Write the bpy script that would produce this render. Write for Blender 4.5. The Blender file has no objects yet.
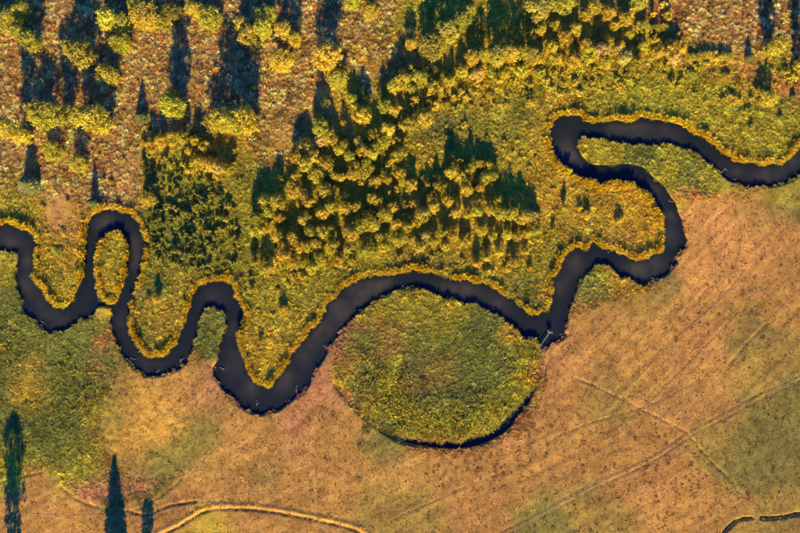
import bpy, math, random
import numpy as np

# ------------------------------------------------------------------ camera, sky, sun, exposure
scene = bpy.context.scene
COL = scene.collection
random.seed(7)
rng = np.random.default_rng(11)
PX = 0.25                    # metres of ground per photograph pixel
CAM_H = 155.0
SUN_EL = math.radians(22.0)
TANE = math.tan(SUN_EL)

cam_data = bpy.data.cameras.new('camera')
cam = bpy.data.objects.new('camera', cam_data)
COL.objects.link(cam)
cam.location = (0, 0, CAM_H)
cam.rotation_euler = (0, 0, 0)
cam_data.sensor_fit = 'HORIZONTAL'
cam_data.angle = 2 * math.atan(100.0 / CAM_H)
cam_data.clip_end = 6000
scene.camera = cam

world = bpy.data.worlds.new('World')
scene.world = world
world.use_nodes = True
wn = world.node_tree
wn.nodes.clear()
sky = wn.nodes.new('ShaderNodeTexSky')
sky.sky_type = 'NISHITA'
sky.sun_disc = False
sky.sun_elevation = SUN_EL
sky.sun_rotation = math.radians(180)
sky.air_density = 1.6
sky.dust_density = 0.2
sky.ozone_density = 6.0
bg = wn.nodes.new('ShaderNodeBackground')
bg.inputs['Strength'].default_value = 0.15
wo = wn.nodes.new('ShaderNodeOutputWorld')
sky_tone = wn.nodes.new('ShaderNodeMix')          # deep clear evening blue all over the sky
sky_tone.data_type = 'RGBA'; sky_tone.blend_type = 'MULTIPLY'
sky_tone.inputs[0].default_value = 1.0
sky_tone.inputs[7].default_value = (0.06, 0.29, 1.12, 1)
wn.links.new(sky.outputs[0], sky_tone.inputs[6])
wn.links.new(sky_tone.outputs[2], bg.inputs['Color'])
wn.links.new(bg.outputs[0], wo.inputs['Surface'])

sun_data = bpy.data.lights.new('sun', 'SUN')
sun_data.energy = 5.0
sun_data.angle = math.radians(0.5)
sun_data.color = (1.0, 0.80, 0.30)
sun = bpy.data.objects.new('sun', sun_data)
COL.objects.link(sun)
sun.location = (0, -200, 120)
sun.rotation_euler = (math.radians(90) - SUN_EL, 0, math.radians(0.6))

scene.view_settings.view_transform = 'Standard'
scene.view_settings.look = 'None'
scene.view_settings.exposure = 1.5
scene.view_settings.gamma = 1.0
scene.render.engine = 'CYCLES'
scene.cycles.max_bounces = 4
scene.cycles.diffuse_bounces = 2
scene.cycles.transmission_bounces = 2

# ------------------------------------------------------------------ helpers
def W(x, y):
    """plan position of a photograph pixel on the ground, metres"""
    return ((np.asarray(x, float) - 400.0) * PX, (266.5 - np.asarray(y, float)) * PX)

def lin(c):
    c = np.asarray(c, float) / 255.0
    return np.where(c <= 0.04045, c / 12.92, ((c + 0.055) / 1.055) ** 2.4)

KCOL = np.array([0.71, 0.765, 0.52])      # sunlit picture colour -> reflectance, one factor for the whole place
BLUE = np.array([0, 0, 0.008])             # blue put into every colour so that shaded plants turn navy
def alb(c):
    return np.clip(lin(c) * KCOL + BLUE, 0.004, 0.85)

_tab = rng.random((64, 256, 256)).astype(np.float32)
def vnoise(x, y, seed=0):
    t = _tab[seed % 64]
    xi = np.floor(x).astype(int); yi = np.floor(y).astype(int)
    fx = x - xi; fy = y - yi
    fx = fx * fx * (3 - 2 * fx); fy = fy * fy * (3 - 2 * fy)
    a = t[yi & 255, xi & 255]; b = t[yi & 255, (xi + 1) & 255]
    c = t[(yi + 1) & 255, xi & 255]; d = t[(yi + 1) & 255, (xi + 1) & 255]
    return (a * (1 - fx) + b * fx) * (1 - fy) + (c * (1 - fx) + d * fx) * fy
def fbm(x, y, seed=0, octs=4):
    s = 0; a = 0.5; n = 0
    for o in range(octs):
        s = s + a * vnoise(x * 2 ** o, y * 2 ** o, seed + o); n += a; a *= 0.5
    return s / n            # 0..1
def sstep(a, b, x):
    t = np.clip((x - a) / (b - a), 0, 1)
    return t * t * (3 - 2 * t)

def smooth(P, k=3, closed=False):
    P = np.asarray(P, float); n = len(P); out = []
    for i in range(n if closed else n - 1):
        if closed:
            p0, p1, p2, p3 = P[(i - 1) % n], P[i], P[(i + 1) % n], P[(i + 2) % n]
        else:
            p0, p1, p2, p3 = P[max(i - 1, 0)], P[i], P[i + 1], P[min(i + 2, n - 1)]
        for j in range(k):
            t = j / k
            out.append(0.5 * (2 * p1 + (p2 - p0) * t + (2 * p0 - 5 * p1 + 4 * p2 - p3) * t * t + (3 * p1 - p0 - 3 * p2 + p3) * t ** 3))
    if not closed: out.append(P[-1])
    return np.array(out)

# regular analysis grid in photograph pixels
GX0, GY0, GX1, GY1, GS = -150.0, -150.0, 950.0, 690.0, 1.0
gx = np.arange(GX0, GX1 + 1e-6, GS); gy = np.arange(GY0, GY1 + 1e-6, GS)
GXX, GYY = np.meshgrid(gx, gy)
def samp(F, x, y):
    u = np.clip((np.asarray(x, float) - GX0) / GS, 0, len(gx) - 1.001); v = np.clip((np.asarray(y, float) - GY0) / GS, 0, len(gy) - 1.001)
    i = u.astype(int); j = v.astype(int); fu = u - i; fv = v - j
    return (F[j, i] * (1 - fu) + F[j, i + 1] * fu) * (1 - fv) + (F[j + 1, i] * (1 - fu) + F[j + 1, i + 1] * fu) * fv
def seg_dist(D, A, B, reach=48, wa=0.0, wb=0.0):
    """lower D (distance map, pixels) by the distance to segment AB, minus a half width that runs from wa to wb"""
    x0 = min(A[0], B[0]) - reach; x1 = max(A[0], B[0]) + reach; y0 = min(A[1], B[1]) - reach; y1 = max(A[1], B[1]) + reach
    i0 = int(np.clip((x0 - GX0) / GS, 0, len(gx))); i1 = int(np.clip((x1 - GX0) / GS + 1, 0, len(gx)))
    j0 = int(np.clip((y0 - GY0) / GS, 0, len(gy))); j1 = int(np.clip((y1 - GY0) / GS + 1, 0, len(gy)))
    if i1 <= i0 or j1 <= j0: return
    X = GXX[j0:j1, i0:i1]; Y = GYY[j0:j1, i0:i1]
    dx, dy = B[0] - A[0], B[1] - A[1]; L = dx * dx + dy * dy + 1e-9
    t = np.clip(((X - A[0]) * dx + (Y - A[1]) * dy) / L, 0, 1)
    d = np.hypot(X - A[0] - t * dx, Y - A[1] - t * dy) - (wa + (wb - wa) * t)
    D[j0:j1, i0:i1] = np.minimum(D[j0:j1, i0:i1], d)
def line_dist(P, reach=48, widths=None):
    D = np.full(GXX.shape, float(reach))
    for k in range(len(P) - 1):
        seg_dist(D, P[k], P[k + 1], reach, 0 if widths is None else widths[k], 0 if widths is None else widths[k + 1])
    return D
def inside(P, X, Y):
    P = np.asarray(P, float); r = np.zeros(X.shape, bool); n = len(P)
    for k in range(n):
        x1, y1 = P[k]; x2, y2 = P[(k + 1) % n]
        if y1 == y2: continue
        c = ((y1 > Y) != (y2 > Y)) & (X < (x2 - x1) * (Y - y1) / (y2 - y1) + x1)
        r ^= c
    return r

# ------------------------------------------------------------------ the river, traced as two banks in plan
BANK_N = [(-170,214),(-120,228),(-60,232),(-25,225),(0,222.5),(12,222.5),(20,225),(30,229.5),(36,233.5),(38,239),(38.5,246),(37.5,255),(37.5,265),(36,274),(36,278),(40,283),(44,286),(48,295),(54,302),(60,306),(65,306),(70,302),(74,293),(78,284),(82,275),(83,266),(84,250),(84,240),(86,227),(90,218),(97,211),(105,208.5),(112,207.5),(120,209),(127,211),(134,215),(140,222),(144,230),(148,239),(149.5,243.5),(147,247),(146,255),(145.5,263),(143,270),(140,280),(137,290),(134,298),(131.5,304),(132,312),(131,325),(134,333),(138,340),(142,348),(147,354),(152,355.5),(158,354),(165,353),(170,348),(176,340),(180,331),(184,319),(187,309),(189,300),(192.5,292),(197,285),(205,282),(213,280),(220,279),(226,278),(228,276.5),(230,282),(236,289),(238,297),(243,303),(246.5,311),(245,320),(242,327),(240,332),(240,345),(244,353),(247,361),(249,369),(253,376),(258,381),(262,385.5),(269,385),(275,377.5),(281,371),(286,363),(292,352),(298,344),(305,336),(310,328),(315,324),(320,318),(323,310),(325,302),(332,298),(337,293),(341,286),(347,284),(355,280),(363,276.5),(373,274.5),(385,274),(394,272.5),(403,271),(413,268),(420,269),(430,271),(440,274),(450,277),(460,279),(466,276.5),(474,281),(484,282),(495,286),(501,291),(508,296),(516,298),(518,304),(524,309),(531,313.5),(539,312),(546,309),(548,304),(551,297),(552,288),(550,280),(549,276.5),(555,272),(558,264),(561,256),(566,251),(572,247.5),(580,246),(586,249),(590,243),(593,239.5),(598,242),(602,246),(608,248),(616,248),(618,253),(628,254),(634,258),(643,257),(652,253),(660,250),(661,242),(661.5,232),(661.5,222),(660,215),(656,210),(653,203),(649,198),(644,194),(640,190),(632,186),(625,183),(617,182),(609,183.5),(604,186),(600,189),(598,186),(594,183),(588,181),(580,179),(573,176.5),(569,173.5),(563,169),(558,164),(554,158),(551,153),(549,147),(548.5,138),(548,132),(550,124),(552.5,120),(556,116.5),(560,114.5),(565,114),(571,114.5),(580,114),(584,116),(587,120.5),(598,120.5),(610,120),(618,119),(630,121),(635,117),(642,115.5),(650,118),(660,118.5),(670,120.5),(680,124),(688,127.5),(694,133),(702,135),(710,141),(718,144.5),(721,151),(730,155.5),(735,160),(743,161),(752,162),(760,163.5),(770,162),(778,162.5),(787,157.5),(791,152),(795,146),(800,141.5),(815,132),(840,128),(880,138),(970,150)]
BANK_S = [(-170,246),(-120,258),(-60,262),(-25,257),(0,254),(9,252),(15,253),(17,256),(16,262),(14,270),(13.5,278),(15,287),(18,295),(20,303),(23,311),(28,317),(33,321),(38,325),(43,329.5),(47,334),(52,334),(58,333),(65,331),(72,326),(78,322),(86,319),(92,316),(94,311),(97,306),(101,306),(107,307),(111,308),(110,314),(108,321),(109,326),(112,335),(115,344),(119,352),(124,358),(130,364),(135,370),(140,374),(144,376),(150,376.5),(158,377),(166,375),(173,372),(180,368),(186,362.5),(191,356),(194.5,350),(195.5,343),(197.5,333),(200.5,323),(203.5,315),(206.5,309),(210,307),(216,309),(221,312),(224,316),(225,325),(222,333),(219,340),(216.5,349),(217.5,355),(216,362),(212.5,368),(214,376),(217,381),(222,389),(228,396),(234,402),(240,408),(243,410),(248,412),(255,414.5),(262,415),(270,414),(278,411),(285,406),(293,400),(302,395),(308,388),(312,379),(317,370),(322,361),(332,345),(342,333),(350,325),(358,315.5),(365,309),(375,303),(385,297),(395,290.5),(403,288.5),(412,289),(420,290),(430,293),(440,297),(450,300),(460,303),(470,306),(480,308.5),(488,311.5),(496,315.5),(502,320),(508,325),(514,329),(517,334),(522,338.5),(530,340.5),(537,341),(540,344),(541,350),(545,351),(549,346.5),(556,342),(562,339.5),(567,336),(565,331),(568,325),(570,315),(573,303),(576,293),(580,284),(585,277),(590,272),(597,267.5),(603,266),(608,268),(613,273),(618,277),(626,278.5),(634,283),(642,286),(648,288),(654,283),(661,279),(668,274),(674,268),(678,262),(677.5,257),(683,252.5),(687,248),(688,241),(686.5,232),(684,223),(680.5,215),(678,207),(674.5,200),(670,193),(666,186),(660,181),(654,176),(648,170),(644,167),(640,165),(632,164),(620,163),(610,164),(602,164),(594,162.5),(588,159),(583,154),(580,148),(579,143.5),(581,140),(585,137.5),(592,139),(602,141),(612,143.5),(622,145),(632,146),(650,146.5),(668,146.5),(680,149),(690,152.5),(700,157.5),(707,163),(712,168),(718,173),(726,178.5),(734,183),(745,187),(755,188),(765,188),(775,187),(787,183.5),(795,179.5),(800,177),(815,166),(840,160),(880,168),(970,182)]
ISLET = [(98,252),(97,262),(98,275),(99,288),(101,293),(104,298),(108,301),(113,303),(116,297),(120,289),(122,283),(124,277),(124.5,271),(124.5,264),(127,257),(127,248),(125,243),(123,238),(121,232.5),(117,232),(110,235),(105,240),(99,246)]
bn = smooth(BANK_N, 3); bs = smooth(BANK_S, 3); isl = smooth(ISLET, 3, True)
river_poly = np.vstack([bn, bs[::-1]])
Dr = np.full(GXX.shape, 48.0)
for P in (bn, bs):
    for k in range(len(P) - 1): seg_dist(Dr, P[k], P[k + 1])
for k in range(len(isl)): seg_dist(Dr, isl[k], isl[(k + 1) % len(isl)])
in_r = inside(river_poly, GXX, GYY) & ~inside(isl, GXX, GYY)
SDF = np.where(in_r, -Dr, Dr)                      # pixels, negative in the water
SDF = SDF + (fbm(GXX / 9.0, GYY / 9.0, 3, 3) - 0.5) * 3.0 + 0.9
south_poly = np.vstack([bs, [(980, 720), (-180, 720)]])
SOUTH = inside(south_poly, GXX, GYY)

MOAT = [(535,380,.6),(531,393,2.4),(526,402,3.4),(515,415,4.4),(504,427,5.0),(490,436,5.6),(472,442.5,5.2),(455,445,4.6),(438,445,4.0),(420,442.5,3.4),(405,440,2.4),(392,434,1.0)]
mo = smooth(MOAT, 3)
SDM = line_dist(mo[:, :2], 40, mo[:, 2]) + (fbm(GXX / 7.0, GYY / 7.0, 9, 3) - 0.5) * 1.6
SWALE = [(541,350,1.2),(539,360,1.6),(537,370,1.8),(535,380,2.0),(526,402,3),(504,427,4),(472,442,4),(438,445,3),(405,440,3),(392,434,2.4),(378,425,2),(362,411,1.8),(347,398,1.4),(336,384,.8)]
sw = smooth(SWALE, 3)
DSW = line_dist(sw[:, :2], 30, sw[:, 2])

BERM_LINE = [(150,545),(158,533),(175,525),(190,516),(200,510),(213,506),(235,505.5),(262,507),(290,511.5),(320,517.5),(345,523.5),(358,528),(376,540)]
DITCHES = [  # polyline (pixels), half width px, depth m
    ([(x, y + 3.6) for x, y in BERM_LINE], 2.0, 0.32),
    ([(128,511),(146,515),(156,511),(168,506),(181,503.5),(196,501.5)], 2.2, 0.3),
    ([(-40,500),(-10,487),(6,480),(24,476),(42,472)], 2.0, 0.22),
    ([(60,487),(75,498),(90,505),(105,509),(118,511.5),(131,510.5),(145,505.5),(160,496.5),(175,485),(182,478)], 1.9, 0.24),
    ([(716,545),(724,533),(733,524),(742,519),(752,518)], 2.4, 0.8),
    ([(762,517.5),(770,518),(785,516.5),(800,513.5),(830,510),(880,512)], 2.6, 0.85),
    ([(687,433),(696,444),(704,453),(716,466),(726,475),(734,484),(738,492)], 1.5, 0.3),
    ([(725,376),(729,366),(741,350),(752,338),(768,322)], 2.0, 0.22),
    *[(p, 2.3, 0.65) for p in ([(511,361),(530,357)],[(514,370),(528,366)],[(511,381),(529,377)],[(512,388),(529,384)],[(506,397),(521,394)],[(502,401),(513,409)],[(487,404),(503,418)],[(480,411),(487,425)],[(468,416),(472,425)],[(452,415),(443,432)],[(430,421),(434,431)],[(460,412),(462,420)],[(370,408),(384,394),(396,388)],[(352,372),(362,382),(371,385)],[(395,408),(384,420)])],
]
TR = [(470,548),(500,533),(545,509),(600,481),(650,457),(687,433),(720,415),(760,394),(800,375),(850,352)]
DITCHES += [(TR, 1.5, .12), ([(x + 2.4, y + 4.6) for x, y in TR], 1.5, .12), ([(575,378),(590,384),(615,395),(640,408),(665,421),(687,432)], 1.6, .2), ([(555,437),(600,420),(650,405),(700,380)], 1.4, .1), ([(395,519),(430,503),(470,485),(510,470)], 1.5, .12)]
DITCH = np.zeros(GXX.shape)
for P, w, dep in DITCHES:
    d = line_dist(smooth(P, 4), 24)
    d = d + (fbm(GXX / 5.0, GYY / 5.0, 21, 2) - 0.5) * 1.6
    DITCH = np.maximum(DITCH, dep * (1 - sstep(0.0, w, d)))

_bd = line_dist(smooth(BERM_LINE, 4), 24) + (fbm(GXX / 5.0, GYY / 5.0, 27, 2) - 0.5) * 2.0
BERM = 1 - sstep(0.2, 3.3, _bd)                    # a low grassy bank of spoil beside the old ditch
# ------------------------------------------------------------------ plan of ground cover: colours of the plants themselves and their height
O=(184,130,62); P_=(180,124,70); FV=(134,116,50); G=(192,154,46); Y=(204,170,38); S=(170,150,42); V=(130,126,48); D=(98,98,44); R=(206,152,84); B=(138,114,56)
GO=(202,154,38); BR=(196,134,70); PK=(182,118,76); YG=(172,156,44); OV=(160,124,54); OB=(176,122,60); GR=(104,102,56)
LV = (140, 122, 48)
ZONES = [
 (20,20,30,R),(90,20,30,R),(150,50,30,R),(20,90,25,R),(60,90,25,R),(140,80,25,R),(20,150,25,R),(100,150,22,R),(130,160,14,O),(150,145,10,G),(60,190,14,R),(110,185,14,R),(10,195,15,S),(45,185,10,S),(25,212,14,S),(60,213,13,P_),(75,205,10,O),(135,195,8,O),(30,222,9,G),(85,212,8,G),
 (210,60,25,R),(280,50,25,R),(300,110,20,R),(285,143,12,O),(305,30,20,R),(250,128,12,G),(225,135,10,G),(270,155,12,O),(215,170,12,G),(255,170,8,V),(360,20,18,R),(370,50,16,G),(368,72,9,O),(372,90,8,S),(345,85,9,G),(420,20,20,S),(400,55,12,O),
 (180,205,25,V),(200,240,25,V),(225,200,18,S),(180,260,20,V),(170,175,18,S),(225,250,15,S),(160,290,14,V),(165,272,12,S),(185,290,12,G),(160,320,14,G),(150,335,10,V),(155,350,10,Y),(190,275,8,G),
 (60,250,14,G),(60,285,14,S),(62,300,8,Y),(112,255,12,S),(112,285,12,G),(112,300,6,Y),
 (320,180,40,S),(400,180,40,S),(350,240,30,S),(300,260,20,S),(432,133,11,GR),(420,165,14,G),(465,85,18,G),(500,85,18,Y),(540,75,18,G),(470,115,14,V),(515,115,14,V),(560,95,14,G),(500,150,22,S),(540,150,14,G),(540,200,18,G),(575,200,18,G),(450,235,20,G),(500,245,20,G),(540,260,14,S),(520,290,14,V),(545,290,7,G),(480,262,12,S),(440,255,10,V),(400,260,10,OV),(330,285,20,S),(280,310,18,S),(265,345,16,G),(262,370,10,Y),(250,320,10,S),(300,325,10,G),
 (620,200,12,GO),(640,225,14,GO),(610,225,12,G),(605,238,7,B),(620,235,8,B),(650,205,9,GO),(590,230,12,G),
 (600,75,14,S),(640,85,16,YG),(600,105,14,S),(650,105,16,YG),(690,95,14,YG),(720,115,16,YG),(700,130,12,G),(750,140,14,S),(740,155,8,GO),(780,130,14,YG),(760,110,12,YG),(785,90,10,O),(745,75,10,O),(770,62,10,YG),(720,75,12,G),(695,62,10,G),(680,10,20,P_),(715,15,20,R),(745,30,16,R),(785,20,14,O),(700,38,10,G),(640,40,18,G),(600,40,18,G),
 (600,150,12,S),(640,156,12,V),(670,160,12,YG),(690,170,10,V),(660,170,8,S),(720,182,8,YG),(745,191,7,S),(785,192,9,S),(682,205,4,Y),
 (30,235,7,Y),
 (4,270,10,S),(5,310,14,V),(20,340,14,V),(5,370,12,V),(28,365,9,G),(28,390,10,G),(60,345,14,V),(75,375,16,V),(85,390,10,V),(50,370,10,V),(102,345,5,O),(98,370,6,OV),(120,385,12,OV),(110,365,8,V),(65,410,12,V),(100,410,10,S),(140,420,20,(208,152,62)),(160,430,15,(204,146,58)),(120,440,12,(200,146,56)),(150,408,12,(200,146,62)),(175,385,14,O),(200,395,12,P_),(215,380,6,PK),(185,365,6,OV),(185,442,8,LV),(207,424,7,LV),(118,398,8,LV),(160,462,8,LV),(178,452,8,LV),(110,425,7,LV),(205,345,8,V),(212,325,10,V),(200,420,12,OV),(195,445,12,LV),(60,440,18,V),(25,430,18,V),(10,460,12,S),(80,460,14,YG),(120,465,12,OV),(155,470,10,LV),(170,465,12,LV),(90,489,7,(198,130,94)),(105,486,7,(198,130,94)),(135,486,7,(198,130,94)),(65,475,10,S),(110,502,6,LV),(140,497,7,LV),
 (40,495,12,OB),(60,520,16,O),(20,525,14,O),(180,500,10,OB),(130,525,12,OB),(210,475,14,O),(240,440,16,O),(270,450,14,O),(235,480,12,O),(262,470,8,B),(290,455,10,P_),(320,460,16,O),(310,490,16,O),(250,520,14,O),(215,525,10,G),(320,430,14,O),(290,425,6,PK),(305,405,7,PK),(325,375,6,PK),(340,345,6,PK),(352,330,5,PK),(335,400,6,P_),(350,430,10,O),(375,470,12,O),(385,500,14,OV),(380,450,10,FV),
 (400,310,12,S),(440,315,14,S),(480,325,12,V),(510,335,7,G),(390,340,14,OV),(360,345,9,V),(345,370,7,G),(355,362,8,OV),(365,390,8,V),(385,400,10,YG),(372,398,6,OB),(370,375,8,V),(390,375,9,YG),(420,350,14,V),(460,350,14,V),(440,375,12,OV),(470,375,10,V),(420,370,9,B),(440,398,12,V),(420,395,9,B),(470,395,9,D),(400,415,9,YG),(430,425,9,YG),(460,428,9,YG),(490,415,9,YG),(515,390,8,YG),(525,370,7,Y),(525,350,6,YG),(500,360,10,V),(500,385,9,V),(395,428,5,D),
 (600,285,9,V),(625,290,8,GO),(605,272,6,S),(590,290,7,V),(585,300,8,OV),(620,302,12,OV),(600,320,12,O),(650,300,9,OV),(670,285,10,B),(640,320,14,O),(690,250,12,O),(700,215,14,BR),(730,240,18,BR),(700,270,16,BR),(770,210,14,OV),(750,200,12,O),(795,205,10,FV),(770,240,16,BR),(780,270,14,O),(745,280,16,BR),(720,310,16,O),(700,340,18,BR),(670,320,14,O),(750,320,14,OV),(765,345,12,OV),(735,345,10,FV),(790,310,14,O),(770,333,5,B),(795,350,10,OV),(740,375,12,OV),(700,380,16,O),(650,370,18,O),(610,360,16,O),(570,360,14,BR),(560,390,14,OB),(610,400,16,OV),(650,410,14,O),(680,405,12,P_),(560,430,14,O),(535,420,10,OB),(500,455,10,BR),(470,460,12,O),(520,470,14,O),(430,470,14,O),(420,500,14,OV),(460,490,14,OB),(480,520,16,OB),(540,520,14,FV),(580,500,12,OV),(600,455,16,O),(560,470,14,OB),(640,450,14,O),(645,490,16,BR),(690,490,14,O),(620,520,14,OV),(660,525,14,O),(700,515,12,O),(720,430,14,OV),(740,460,14,FV),(770,430,18,FV),(790,400,12,FV),(790,460,16,FV),(760,485,12,FV),(735,505,10,O),(780,495,12,OV),(790,525,12,OV),(740,528,10,OV),(720,400,10,OB),(770,390,10,OV),
]
Zc = np.array([lin(z[3]) for z in ZONES])
accw = np.full(GXX.shape, 1e-9); acc = np.zeros(GXX.shape + (3,))
wxx = GXX + (fbm(GXX / 22.0, GYY / 22.0, 31, 3) - 0.5) * 22 + (fbm(GXX / 3.5, GYY / 3.5, 33, 2) - 0.5) * 16; wyy = GYY + (fbm(GXX / 22.0, GYY / 22.0, 37, 3) - 0.5) * 22 + (fbm(GXX / 3.5, GYY / 3.5, 38, 2) - 0.5) * 16
for (x, y, r, c), cl in zip(ZONES, Zc):
    m = 4.2 * r + 14
    i0 = int(max((x - m - GX0) / GS, 0)); i1 = int(min((x + m - GX0) / GS, len(gx))); j0 = int(max((y - m - GY0) / GS, 0)); j1 = int(min((y + m - GY0) / GS, len(gy)))
    d2 = ((wxx[j0:j1, i0:i1] - x) ** 2 + (wyy[j0:j1, i0:i1] - y) ** 2) / (r * r)
    w = np.exp(-0.5 * d2) + 1e-6 / (1 + d2)
    accw[j0:j1, i0:i1] += w; acc[j0:j1, i0:i1] += w[..., None] * cl
base = np.where((GYY[..., None] > 300), lin(O), lin(S))
ZCOL = (acc + 2e-6 * base) / (accw + 2e-6)[..., None]
ZCOL = ZCOL * (1 - .6 * BERM[..., None]) + .6 * BERM[..., None] * lin((226, 160, 62))  # sunlit gold of the bank's slope painted into its colour
# rows left by mowing on the open meadow
ang = math.radians(44)
u = (GXX * math.cos(ang) - GYY * math.sin(ang)); v = (GXX * math.sin(ang) + GYY * math.cos(ang))
a2 = math.radians(26)
u2 = (GXX * math.cos(a2) - GYY * math.sin(a2)); v2 = (GXX * math.sin(a2) + GYY * math.cos(a2))
mixr = sstep(400, 470, GYY)
STRK = (vnoise(u / 34, v / 2.2, 41) * .5 + vnoise(u / 70, v / 4.5, 42) * .5) * (1 - mixr) + (vnoise(u2 / 34, v2 / 2.2, 43) * .5 + vnoise(u2 / 70, v2 / 4.5, 44) * .5) * mixr
LEFTLOBE = inside([(-160,255),(14,262),(20,310),(47,336),(95,318),(110,318),(115,350),(150,380),(200,430),(178,475),(150,500),(112,508),(75,495),(45,470),(-160,520)], GXX, GYY)
ell = ((GXX - 437) / 103.0) ** 2 + ((GYY - 366) / 77.0) ** 2
OXB = (ell < 1.0) & SOUTH
FIELD = SOUTH & ~LEFTLOBE & ~OXB & ((GXX > 560) | (GYY > 330) | (GYY > 180) & (GXX > 690))
TONGUE = SOUTH & (GYY < 200) & (GXX < 720)
POINT1 = inside([(190,360),(206,305),(226,310),(222,345),(205,362)], GXX, GYY)
POINT2 = inside([(565,320),(600,262),(650,290),(600,306)], GXX, GYY)
TUSS = inside([(-160,-160),(405,-160),(392,60),(372,100),(352,70),(310,95),(300,145),(262,168),(240,130),(200,132),(140,132),(143,200),(110,207),(60,200),(0,188),(-160,190)], GXX, GYY) | inside([(665,-160),(960,-160),(960,70),(760,52),(700,42),(668,20)], GXX, GYY)
VH = np.where(SOUTH, 0.16, 0.5)           # plant height in metres
VH = np.where(LEFTLOBE, 0.28, VH); VH = np.where(OXB, 0.42, VH)
VH = np.where(TONGUE, 0.45, VH); VH = np.where(POINT1 | POINT2, 0.45, VH); VH = np.where(TUSS, 0.48, VH)
for x, y, r, h in [(75,378,20,.1),(85,395,14,.14),(60,410,20,.06),(30,430,20,.12),(80,460,18,.15),(5,340,14,.2),(385,398,22,.25),(430,425,20,.35),(470,425,20,.35),(510,405,18,.35),(525,375,14,.35),(525,345,10,.3),(365,385,12,.2),(440,380,24,-.12),(60,213,14,-.4),(285,145,12,-.3),(368,75,10,-.3),(132,165,10,-.3),(132,190,8,-.3),(785,92,10,-.3),(620,235,12,-.2),(700,172,14,-.1),(740,192,14,.15),(140,420,26,-.14),(165,428,18,-.1)]:
    VH = VH + h * np.exp(-((GXX - x) ** 2 + (GYY - y) ** 2) / (2.0 * r * r))
VH = np.clip(VH, 0.12, 1.0)
fieldm = np.where(FIELD, 1.0, 0.0)
ZCOL = ZCOL * (1 + fieldm[..., None] * (STRK[..., None] - 0.5) * np.array([0.6, 0.65, 0.65]))
big = fbm(GXX / 30.0, GYY / 30.0, 51, 4); mid_n = fbm(GXX / 6.0, GYY / 6.0, 55, 3)
ZCOL = ZCOL * (1 + (big[..., None] - 0.5) * 0.45) * (1 + (mid_n[..., None] - 0.5) * np.array([0.5, 0.5, 0.4]))

# ------------------------------------------------------------------ relief
WATER_Z = -0.5
def relief():
    bank = sstep(-1.6, 1.6, SDF)
    z = (fbm(GXX / 60.0, GYY / 60.0, 5, 3) - 0.5) * 0.35 * sstep(2, 25, SDF)
    z = z + (fbm(GXX / 4.0, GYY / 4.0, 15, 3) - 0.5) * np.where(FIELD, 0.07, 0.24)
    z = z * bank - 1.5 * (1 - bank) - 0.5 * sstep(2, 20, -SDF)
    z = z - 0.55 * (1 - sstep(0, 3.2, DSW))
    z = z - 0.95 * (1 - sstep(-2.6, 1.2, SDM))
    return z - DITCH + 0.22 * BERM
HZ = relief()
def ground_z(px, py): return samp(HZ, px, py)

# ------------------------------------------------------------------ materials
def new_mat(name):
    m = bpy.data.materials.new(name); m.use_nodes = True
    nt = m.node_tree; nt.nodes.clear()
    return m, nt
def N(nt, t, **kw):
    n = nt.nodes.new(t)
    for k, v in kw.items(): setattr(n, k, v)
    return n
def mixcol(nt, bt, fac, a, b):
    n = N(nt, 'ShaderNodeMix', data_type='RGBA', blend_type=bt)
    for idx, s in ((0, fac), (6, a), (7, b)):
        if hasattr(s, 'default_value') or hasattr(s, 'is_linked'): nt.links.new(s, n.inputs[idx])
        else: n.inputs[idx].default_value = s
    return n.outputs[2]

def ground_material():
    m, nt = new_mat('meadow_ground')
    out = N(nt, 'ShaderNodeOutputMaterial'); b = N(nt, 'ShaderNodeBsdfPrincipled')
    b.inputs['Roughness'].default_value = 0.95; b.inputs['Specular IOR Level'].default_value = 0.05
    at = N(nt, 'ShaderNodeAttribute', attribute_name='cover')
    tc = N(nt, 'ShaderNodeTexCoord')
    n1 = N(nt, 'ShaderNodeTexNoise'); n1.inputs['Scale'].default_value = 2.2; n1.inputs['Detail'].default_value = 6; n1.inputs['Roughness'].default_value = 0.75
    n2 = N(nt, 'ShaderNodeTexNoise'); n2.inputs['Scale'].default_value = 0.35; n2.inputs['Detail'].default_value = 5
    nt.links.new(tc.outputs['Object'], n1.inputs['Vector']); nt.links.new(tc.outputs['Object'], n2.inputs['Vector'])
    r1 = N(nt, 'ShaderNodeMapRange'); r1.inputs[1].default_value = 0.3; r1.inputs[2].default_value = 0.7; r1.inputs[3].default_value = 0.62; r1.inputs[4].default_value = 1.32
    nt.links.new(n1.outputs['Fac'], r1.inputs[0])
    r2 = N(nt, 'ShaderNodeMapRange'); r2.inputs[1].default_value = 0.3; r2.inputs[2].default_value = 0.7; r2.inputs[3].default_value = 0.8; r2.inputs[4].default_value = 1.2
    nt.links.new(n2.outputs['Fac'], r2.inputs[0])
    mm = N(nt, 'ShaderNodeMath', operation='MULTIPLY'); nt.links.new(r1.outputs[0], mm.inputs[0]); nt.links.new(r2.outputs[0], mm.inputs[1])
    vm = N(nt, 'ShaderNodeVectorMath', operation='SCALE'); nt.links.new(at.outputs['Color'], vm.inputs[0]); nt.links.new(mm.outputs[0], vm.inputs['Scale'])
    nt.links.new(vm.outputs[0], b.inputs['Base Color'])
    bp = N(nt, 'ShaderNodeBump'); bp.inputs['Strength'].default_value = 0.7; bp.inputs['Distance'].default_value = 0.14
    nt.links.new(n1.outputs['Fac'], bp.inputs['Height']); nt.links.new(bp.outputs[0], b.inputs['Normal'])
    nt.links.new(b.outputs[0], out.inputs[0])
    return m
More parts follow.
